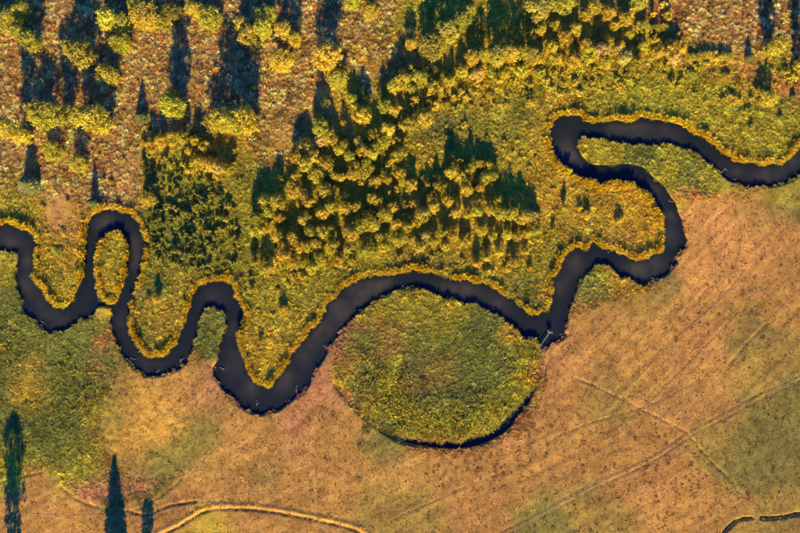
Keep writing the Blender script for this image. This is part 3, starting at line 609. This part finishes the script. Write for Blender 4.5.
def spruce_proto(name, seed):
    r = np.random.default_rng(seed); asp = 4.4; cs = []; ns = []; tn = []; st = [tube_np([(0, 0, -.1), (0.01, 0, asp * .5), (0, .01, asp * .98)], [.09, .05, .01], 7)]
    for lev in np.linspace(.05, .985, 32):
        R_ = min((1 - lev) * 1.9, (1 - lev) ** .45) * .9 * r.uniform(.8, 1.1); nb = max(6, int(17 * (1 - lev * .5)))
        for k in range(nb):
            a = 6.283 * (k + r.random() * .7) / nb; R2 = R_ * r.uniform(.75, 1.15)
            m = max(3, int(13 * R2)); t = np.linspace(.12, 1, m); side = r.normal(0, .09, m) * R2
            px_, py_ = math.cos(a), math.sin(a)
            p = np.stack([px_ * t * R2 - py_ * side, py_ * t * R2 + px_ * side, lev * asp - .28 * t * R2 + r.normal(0, .03, m)], -1)
            cs.append(p); ns.append(np.tile([px_ * .35, py_ * .35, 1.0], (m, 1)) + r.normal(0, .35, (m, 3))); tn.append(r.uniform(.6, 1.35, (m, 1)) * np.ones((1, 3)))
            if lev < .8 and k % 3 == 0: st.append(tube_np([(0, 0, lev * asp), (px_ * R2 * .8, py_ * R2 * .8, lev * asp - .2 * R2)], [.02, .006], 4))
    V_, F_ = leaf_quads(np.vstack(cs), np.vstack(ns), .20, r); V_[:, 2] /= asp
    me = mesh_np(name, V_, F_, M_NEEDLE); color_attr(me, 'tint', np.repeat(np.vstack(tn), 4, axis=0))
    sv, sf = join(st); sv[:, 2] /= asp
    return mesh_np('trunk', sv, sf, M_BARK, True), me
BUSH_S = [bush_proto('foliage', 300 + k, 14, 900, .15) for k in range(5)]
BUSH_L = [bush_proto('foliage', 330 + k, 54, 1500, .08) for k in range(6)]
TREES = [tree_proto('crown', 400 + k, 120, 900, .10) for k in range(6)]
SPRUCES = [spruce_proto('crown', 450 + k) for k in range(3)]

PLANTS = []     # (kind, px, py) gathered for the labels
def plant(kind, x, y, r_px, h, col, lean_fix=True, zone=''):
    """x, y: where the crown shows in the plan; its foot stands a little nearer the picture's middle (the camera looks at it aslant)"""
    if lean_fix:
        f = 1 - (0.55 * h) / CAM_H; x = 400 + (x - 400) * f; y = 266.5 + (y - 266.5) * f
    if float(samp(SDF, x, y)) < 1.0: return None
    for (k2, x2, y2, r2, o2) in PLANTS:
        if math.hypot(x - x2, y - y2) < .40 * (r_px + r2): return None
    r = r_px * PX
    name = {'willow': 'willow_bush', 'shrub': 'low_shrub', 'scrub': 'scrub_bush', 'tree': 'broadleaf_tree', 'spruce': 'spruce_tree'}[kind]
    root = link(name, None); a, b = W(x, y); root.location = (float(a), float(b), float(ground_z(x, y)) - .02)
    root.rotation_euler = (0, 0, random.uniform(0, 6.283))
    if kind == 'willow': pr = random.choice(BUSH_L if r_px > 5 else BUSH_S); sc = (r * random.uniform(.9, 1.12), r * random.uniform(.9, 1.12), h / 1.85); names = ('stems', 'foliage')
    elif kind in ('shrub', 'scrub'): pr = random.choice(BUSH_S); sc = (r, r * random.uniform(.85, 1.15), h / 1.85); names = ('stems', 'foliage')
    elif kind == 'tree': pr = random.choice(TREES); sc = (r * 1.22, r * 1.22, h * 1.34); names = ('trunk', 'crown')
    else: pr = random.choice(SPRUCES); sc = (r, r, h); names = ('trunk', 'crown')
    root.scale = sc
    root.empty_display_size = .2
    s = link(names[0], pr[0], root); c = link(names[1], pr[1], root)
    v = math.exp(random.gauss(0, .13)); col = np.array(col) * v * np.exp(rng.normal(0, .05, 3))
    c.color = (*[float(q) for q in np.clip(col, .003, .8)], 1)
    root['zone'] = zone; root['r'] = r_px; root['h'] = h
    PLANTS.append((kind, x, y, r_px, root))
    return root
LEN = PX * TANE           # plant height per pixel of shadow length
GOLD = alb((228, 188, 58)) * 1.05; YGRN = alb((206, 184, 56)) * 1.05; STRAW = alb((224, 186, 100)) * 1.05; DGRN = alb((158, 154, 60)); OLIV = alb((192, 170, 60)); NEED = alb((122, 114, 54))

# tall trees: x, foot y, crown radius px, shadow length px
for x, y, r, l in [(30,138,8,96),(46,116,9,54),(57,152,9,22),(83,165,8,36),(152,200,7,37),(70,119,10,84),(52,122,9,54),(92,121,9,60),(106,124,11,66),(115,80,8,54),(91,60,11,62),(79,54,7,54),
  (125,46,9,42),(113,24,9,40),(126,27,8,34),(182,113,9,90),(176,101,7,44),(150,20,12,42),(164,25,7,36),(176,16,8,32),(140,9,7,30),(195,12,6,30),(12,24,10,36),(26,15,9,30),(37,45,9,46),(27,37,8,42),(5,22,7,36),
  (229,127,9,90),(240,128,9,92),(251,126,10,90),(217,126,9,42),(252,41,9,46),(245,29,7,40),(265,33,8,42),(268,18,8,32),(286,37,8,44),(296,44,6,42),(284,64,10,40),(213,23,10,40),(205,15,7,30),(330,64,12,72),(323,132,7,56),(337,82,9,32),
  (431,51,11,42),(411,48,5,32),(448,35,10,42),(461,25,8,36),(467,16,6,30),(495,62,8,62),(508,61,7,60),(481,60,5,46),(518,60,6,60),(528,61,6,56),(470,63,6,52),(535,15,11,40),(546,9,9,30),(563,10,8,32),
  (766,52,8,62),(795,68,6,72),(763,101,7,32),(635,6,7,30),(353,4,8,32),(371,14,7,30),(640,30,6,24),(653,32,5,20),(662,29,4,18)]:
    plant('tree', x, y, r, l * LEN, YGRN if random.random() < .6 else (OLIV if random.random() < .6 else GOLD), False, 'north')
for x, y, r, l in [(33,185,11,54),(96,204,6,48),(143,119,7,42),(354,96,4.5,22),(359,101,4,18),(747,59,5,30),(779,117,3.5,13),(792,97,3.5,15),(763,92,4,18)]:
    plant('spruce', x, y, r, l * LEN, NEED, False, 'north')
for x, y, r, l in [(116,574,16,120)]: plant('spruce', x, y, r, l * LEN, NEED, False, 'south')
for x, y, r, l in [(15,566,10,122),(148,562,6,52)]: plant('tree', x, y, r, l * LEN, OLIV, False, 'south')

# the willow thicket, crown by crown: x, y, crown radius px
THICK = [(325,103,5),(317,119,6),(329,137,10),(320,140,7),(305,148,10),(312,150,7),(298,151,6),(338,150,5),(361,115,9),(385,107,8),(393,111,6),(343,123,4),(352,98,6),(400,107,3),(415,100,4),(412,104,3),(411,122,8),(424,117,9),(387,130,9),(374,135,8),(405,125,6),(435,106,5),(383,142,7),(396,141,5),(375,148,7),(365,151,8),(345,145,6),(358,141,5),(399,154,8),(405,140,3),(350,156,7),
 (297,158,7),(304,164,8),(314,157,8),(325,166,10),(316,175,9),(296,176,6),(293,189,9),(265,203,9),(277,202,8),(268,211,7),(280,179,3.5),(303,194,6),(308,200,7),(325,190,8),(334,190,6),(331,207,7),(322,213,7),(298,205,2.5),(335,176,5),
 (346,158,6),(356,166,6),(372,154,6),(366,163,6),(362,172,8),(352,175,6),(371,169,5),(342,177,5),(392,161,4),(387,165,3),(399,173,7),(402,181,5),(411,184,7),(408,190,4),(397,188,4),(375,182,6),(381,178,5),(387,180,5),(361,183,3.5),(390,192,2.5),(427,184,3.5),(372,199,6),(379,203,6),(356,206,6),(344,197,6),(345,208,7),(393,207,6),(384,215,8),(367,215,6),(422,215,8),(430,198,5),(434,207,7),(437,186,5),(433,192,4),
 (257,219,8),(279,218,6),(256,231,7),(267,229,5),(278,236,7),(292,238,7),(305,218,7),(310,231,6),(322,232,8),(331,229,5),(284,252,9),(299,246,7),(308,247,6),(317,244,6),(331,246,8),(293,262,8),(303,263,5),(254,261,5),(265,270,7),(312,268,7),(338,261,6),(320,258,7),
 (370,223,9),(360,226,7),(350,234,8),(397,224,6),(407,227,6),(416,223,5),(381,237,6),(384,246,6),(374,250,7),(364,252,6),(400,240,7),(412,240,5),(426,236,6),(433,242,6),(421,246,6),(348,249,5),
 (456,213,6),(468,213,5),(477,211,6),(490,210,6),(502,214,8),(512,214,8),(522,217,8),(532,216,7),(536,228,7),(443,230,6),(452,237,6),(465,242,6),(482,231,6),(493,236,5),(507,234,6),(517,236,6),(526,234,5),(445,246,5),(488,257,5),(500,251,5),(515,262,7),(526,250,5),(478,263,5),
 (452,156,4),(459,160,4),(452,172,7),(462,178,7),(445,186,5),(467,190,6),(470,168,6),(479,164,5),(488,165,6),(485,178,7),(480,188,5),(448,200,6),(493,176,5),(498,200,5),
 (402,80,10),(394,86,7),(420,78,9),(435,88,9),(411,88,6),(355,95,4),
 (556,25,6),(541,30,6),(533,34,5),(586,15,6),(596,8,6),(609,13,7),(575,30,7),(566,38,8),(552,47,7),(540,57,8),(556,58,7),(575,60,8),(590,54,8),(603,50,8),(609,42,6),(586,44,6),(618,49,5),(625,19,7),(633,11,4),(615,26,5),(630,34,5),(654,15,4),(664,5,4),(656,39,5),(668,16,5),(678,34,3),(621,45,5),(644,46,5),(670,48,9),(659,51,6),(681,47,6),(675,58,7),(605,62,7),(626,57,7),(637,63,7),
 (592,5,5),(520,70,7),(505,74,6),(540,72,6),(462,72,6),(450,80,6),(478,75,6),
 (250,128,7),(160,141,7),(172,139,7),(183,137,7),(195,140,6),(150,147,6),(204,146,6),(183,165,4),(188,170,4),(197,163,7),(207,165,7),(218,167,7),(229,169,6),(190,151,5)]
for x, y, r in THICK:
    t = random.random(); col = GOLD if t < .5 else (STRAW if t < .62 else YGRN)
    if (x, y) in ((325,103),(317,119),(352,98),(320,258),(400,240)): col = YGRN
    h = min(5.2, 1.8 + r * .42) * random.uniform(.85, 1.2)
    plant('willow', x, y, r * 1.1, h, col, True, 'thicket')
# small single bushes that throw the short shadows on the sedge
for x, y, r, l in [(691,58,4,15),(698,58,4.5,16),(705,57,5,17),(713,58,4.5,16),(720,58,5,16),(727,58,4,14),(159,299,4,24),(149,299,3,12),(155,315,3,5),(252,289,3.2,21),(284,309,4,18),(261,340,3,18),(273,315,3,8),(617,222,3.5,19),(622,218,2.6,12),(563,209,3,29),(552,229,3,19),(585,215,4,20),(578,208,3.5,14),(466,236,4,20),(489,231,3.5,20),(512,256,3,15),(529,268,3,16),(68,201,2.6,5),(44,207,3,5),(64,233,3,6),(60,252,4,8),(55,250,3,7),(67,244,3,7),(632,84,3.5,8),(675,88,3.5,12),(692,77,4,9),(724,78,4.5,12),(721,100,3.5,14),(731,101,4,14),(739,102,3.5,12),(681,101,2,8),(750,128,3,13),(430,104,4,18),(446,106,4,14),(462,100,4,10),(490,96,4,10),(583,85,4,12),(578,79,4,10),(599,84,3.5,13),(553,88,3,6),(448,173,4,22),(406,205,4,20),(415,205,5,22),(26,405,1.2,8),(425,180,4,14),(434,176,3,12)]:
    plant('willow', x, y, r * 1.3, max(1.0, l * LEN * 1.3), GOLD if random.random() < .5 else YGRN, False, 'sedge')
# the dense dark shrubbery in the loop below the trees
SHRUB_POLY = [(148,158),(178,160),(205,168),(222,185),(236,205),(240,240),(238,266),(215,274),(188,272),(172,268),(158,262),(152,240),(148,215),(144,190)]
cnt = 0
for t in range(4000):
    x = random.uniform(140, 245); y = random.uniform(155, 280)
    if not inside(SHRUB_POLY, np.array([x]), np.array([y]))[0]: continue
    q = math.exp(random.gauss(0, .34)); r = 2.6 * q
    if plant('shrub', x, y, r, random.uniform(.9, 1.9) * q, DGRN if random.random() < .6 else OLIV, False, 'shrubbery'): cnt += 1
    if cnt >= 290: break
SCRUB = [([(398,62),(460,66),(540,62),(600,66),(690,64),(700,82),(640,90),(590,92),(560,102),(500,108),(440,112),(405,98)], 95, 4.2, 1.5),
         ([(692,62),(790,70),(795,112),(740,122),(690,100)], 26, 3.4, 1.2), ([(245,245),(340,255),(440,250),(540,258),(536,276),(470,272),(400,264),(330,280),(250,300),(240,280)], 50, 3.4, 1.2),
         ([(430,120),(520,130),(545,180),(500,170),(440,150)], 16, 2.8, 1.0), ([(140,140),(235,138),(240,170),(225,180),(150,158)], 16, 3.6, 1.4), ([(205,60),(330,60),(300,130),(215,125)], 14, 2.2, .9), ([(5,120),(130,120),(130,190),(5,180)], 16, 2.4, 1.0)]
for poly, want, r0, h0 in SCRUB:
    px_, py_ = np.array(poly).T; got = 0
    for t in range(3000):
        x = random.uniform(px_.min(), px_.max()); y = random.uniform(py_.min(), py_.max())
        if not inside(poly, np.array([x]), np.array([y]))[0]: continue
        q = math.exp(random.gauss(0, .28))
        if plant('scrub', x, y, r0 * q, h0 * q * random.uniform(.8, 1.3), YGRN if random.random() < .55 else GOLD, False, 'scrub'): got += 1
        if got >= want: break
print('PLANTS', len(PLANTS), 'SHRUBS', cnt)

# labels: size and colour, the patch it stands in, then its place counted along a row of that patch
ORD = ['first', 'second', 'third', 'fourth', 'fifth', 'sixth', 'seventh', 'eighth', 'ninth', 'tenth', 'eleventh', 'twelfth', 'thirteenth', 'fourteenth', 'fifteenth', 'sixteenth', 'seventeenth', 'eighteenth', 'nineteenth', 'twentieth', 'twenty-first', 'twenty-second', 'twenty-third', 'twenty-fourth', 'twenty-fifth', 'twenty-sixth', 'twenty-seventh', 'twenty-eighth', 'twenty-ninth', 'thirtieth']
def colour_word(o):
    c = [k for k in o.children if k.name.startswith(('foliage', 'crown'))][0].color
    return 'golden' if c[0] > 2.0 * c[1] * .95 else ('yellow-green' if c[0] > .25 else 'dull green')
def patch(kind, x, y, zone):
    if zone == 'south': return 'below the bottom edge with its shadow in view'
    if zone == 'shrubbery': return 'in the dark shrubbery'
    if kind == 'tree': return 'among tussocks top left' if x < 205 else ('above the willow thicket' if x < 400 else ('in the top wood' if x < 600 else 'at the top right'))
    if kind == 'spruce': return 'among the left tussocks' if x < 250 else ('above the willow thicket' if x < 500 else 'on the right tussock meadow')
    if x < 247: return 'left of the thicket' if y < 260 else 'inside the left river loops'
    if x > 540 and y > 150: return 'on the golden peninsula'
    if y < 110 and x > 500: return 'in the top right scrub' if x < 690 else 'on the far right sedge'
    if y < 110: return 'at the thicket top'
    return 'in the left thicket' if x < 345 else ('in the middle thicket' if x < 440 else 'in the right thicket')
groups = {}
for kind, x, y, r, o in PLANTS: groups.setdefault((kind, patch(kind, x, y, o['zone'])), []).append((y, x, r, o))
NOUN = {'willow': 'willow bush', 'scrub': 'scrub bush', 'shrub': 'low shrub', 'tree': 'broadleaf tree', 'spruce': 'spruce'}
GRP = {'willow': 'willow bushes north of the river', 'scrub': 'low scrub at the thicket edges', 'shrub': 'dense shrubs by the narrow loops', 'tree': 'broadleaf trees with long shadows', 'spruce': 'small spruces'}
for (kind, pt), lst in groups.items():
    lst.sort(key=lambda t: t[0]); per = max(1, int(round(math.sqrt(len(lst) * 1.4)))); per = min(per, 28)
    rows = [lst[i:i + per] for i in range(0, len(lst), per)]
    for ri, row in enumerate(rows):
        row.sort(key=lambda t: t[1])
        for ci, (y, x, r, o) in enumerate(row):
            size = 'small' if r < (2.6 if kind == 'shrub' else 4.6) else ('broad' if r > (3.6 if kind == 'shrub' else 7.6) else 'mid-sized')
            place = '' if len(lst) == 1 else (f', {ORD[ci]} from left' + (f' in the {ORD[ri]} row' if len(rows) > 1 else ''))
            o['label'] = f"{size} {colour_word(o)} {NOUN[kind]} {pt}{place}"
            o['category'] = 'tree' if kind in ('tree', 'spruce') else ('bush' if kind in ('willow', 'scrub') else 'shrub')
            o['group'] = GRP[kind]
            for k in ('zone', 'r', 'h'): del o[k]

# ------------------------------------------------------------------ dead wood in and beside the river
def deadwood(name, label, x, y, ang, length, thick, branches, cat='driftwood', root=False, z=None, seed=0):
    r = np.random.default_rng(900 + seed + int(x)); a, b = W(x, y)
    base = max(float(ground_z(x, y)), WATER_Z) - .07 if z is None else z
    o = link(name, None); o.location = (float(a), float(b), base); o.rotation_euler = (0, 0, math.radians(ang)); o.empty_display_size = .2
    n = 7; t = np.linspace(-.5, .5, n); P = np.stack([t * length, np.cumsum(r.normal(0, .03, n)) * length * .6, .10 + .10 * np.abs(r.normal(0, 1, n)) * thick + thick * .4], -1)
    v, f = tube_np(P, np.linspace(thick, thick * .35, n), 7); link('trunk', mesh_np('trunk', v, f, M_DEAD, True), o)
    for k in range(branches):
        j = int(r.integers(2, n)); p = P[j]; s = (-1) ** k; q = r.uniform(.25, .5) * length
        d = np.array([r.uniform(.2, .8), s * r.uniform(.5, 1), r.uniform(.1, .5)]); d /= np.linalg.norm(d)
        mid_ = p + d * q * .5 + np.array([0, 0, r.normal(0, .05)])
        v, f = tube_np([p, mid_, p + d * q + np.array([q * .15, 0, .05])], [thick * .55, thick * .4, thick * .15], 5)
        br = link('branch', mesh_np('branch', v, f, M_DEAD, True), o)
        if k % 2 == 0:
            v, f = tube_np([mid_, mid_ + np.array([q * .35, s * q * .05, .12])], [thick * .3, thick * .1], 4); link('twig', mesh_np('twig', v, f, M_DEAD, True), br)
    if root:
        parts = []
        for k in range(14):
            a_ = 6.283 * k / 14 + r.normal(0, .1); q = r.uniform(.55, 1.1); parts.append(tube_np([P[0], P[0] + np.array([-.15, math.cos(a_) * q * .5, math.sin(a_) * q * .4 + .2]), P[0] + np.array([-.3 + r.normal(0, .15), math.cos(a_) * q, math.sin(a_) * q * .6 + .3])], [.13, .08, .02], 5))
        v, f = join(parts); link('root_plate', mesh_np('root_plate', v, f, M_DEAD, True), o)
    o['label'] = label; o['category'] = cat; o['group'] = 'dead wood in the river'
    return o
deadwood('fallen_tree', 'fallen grey tree with upturned roots lying over the oxbow inlet', 544, 341, 239, 5.0, .16, 2, 'dead tree', True, z=-.15)
for x, y, ang, ln, br, lab in [
  (724,171,38,3.2,3,'bleached dead trunk reaching into the right bend from the lower bank'),
  (30,273,110,1.0,1,'tiny pale drift stick at the inside of the leftmost bend'),
  (42,322,-30,1.6,2,'white drift branch at the left foot of the first loop'),
  (48,332,20,1.2,1,'small white stick at the very bottom of the first loop'),
  (132,359,-20,1.9,1,'short pale log floating in the lower left of the second loop'),
  (157,371,50,1.8,3,'forked white branch at the bottom of the second loop'),
  (173,369,15,1.8,3,'clump of pale branches right of the second loop bottom'),
  (181,360,60,2.4,4,'long bleached branch on the right side of the second loop'),
  (222,369,-40,2.0,3,'pale branch below a yellow tuft on the left of the third loop'),
  (233,400,-40,2.4,4,'tangle of grey drift branches along the third loop left bank'),
  (257,404,75,1.9,4,'forked pale stump standing in the water at the third loop bottom'),
  (296,390,95,2.4,2,'straw coloured drift log near the bank right of the third loop bottom'),
  (325,347,110,2.2,1,'pale drift log by the lower bank of the long straight reach'),
  (494,309,20,1.1,0,'thin white stick beside the upper edge of the round oxbow island'),
  (403,286,0,1.0,0,'tiny pale stick near the upper left edge of the oxbow island'),
  (562,334,10,1.9,3,'small pale brush heap right of the oxbow inlet'),
  (609,252,80,1.2,1,'short pale stick hanging off the upper bank of the middle bend'),
  (624,283,8,2.9,1,'thin white log floating by the lower bank of the middle bend'),
  (656,279,-25,3.2,5,'spread of bleached branches at the outer corner of the middle bend'),
  (679,255,50,1.9,4,'white drift branches where the bend turns up along the orange field'),
  (672,201,170,1.6,2,'grey branch at the right bank beside the golden peninsula'),
  (735,179,-20,1.9,4,'grey twiggy drift heap below the dead trunk in the right bend'),
  (756,187,10,1.9,3,'pale drift branch at the lowest point of the right bend'),
  (780,185,18,2.6,4,'grey drift branches along the bank at the right edge'),
  (746,82,3,2.8,0,'pale fallen log lying on the sedge at far right'),
  (98,299,85,1.8,2,'pale stranded branch at the mouth of the narrow cut below the islet')]:
    deadwood('drift_branch', lab, x, y, ang, ln * .62, .09 if ln < 2 else .12, br)

# ------------------------------------------------------------------ words for the setting
for o, lab, cat in [(ground, 'orange and olive meadow ground on both sides of the river', 'ground'),
                    (bpy.data.objects['river'], 'dark winding river crossing the whole picture', 'river'),
                    (bpy.data.objects['oxbow_water'], 'narrow dark water curving under the oval island', 'water'),
                    (bpy.data.objects['ditch_water'], 'dark water in the short ditch at bottom right', 'water')]:
    o['label'] = lab; o['category'] = cat
WORDS = {'wheel_track': ['upper rut of the long diagonal wheel track at right', 'lower rut of the long diagonal wheel track at right'],
         'footpath': ['short pale path running into the diagonal wheel track', 'pale path from the third loop down along the left lobe', 'pale path leading down from the cut below the islet', 'thin pale line across the bottom left shadows', 'faint pale path above the curved bank at the bottom', 'pale worn path round the lower edge of the oval island'],
         'cattle_track': ['faint dark track at bottom centre right of the curved bank', 'longest faint diagonal track up the orange field', 'shorter faint diagonal track right of the longest one', 'faint track running from the oval island towards the right']}
for nm, labs in WORDS.items():
    for k, lab in enumerate(labs):
        o = bpy.data.objects[nm if k == 0 else f'{nm}.{k:03d}']; o['label'] = lab; o['category'] = 'track' if 'track' in nm else 'path'
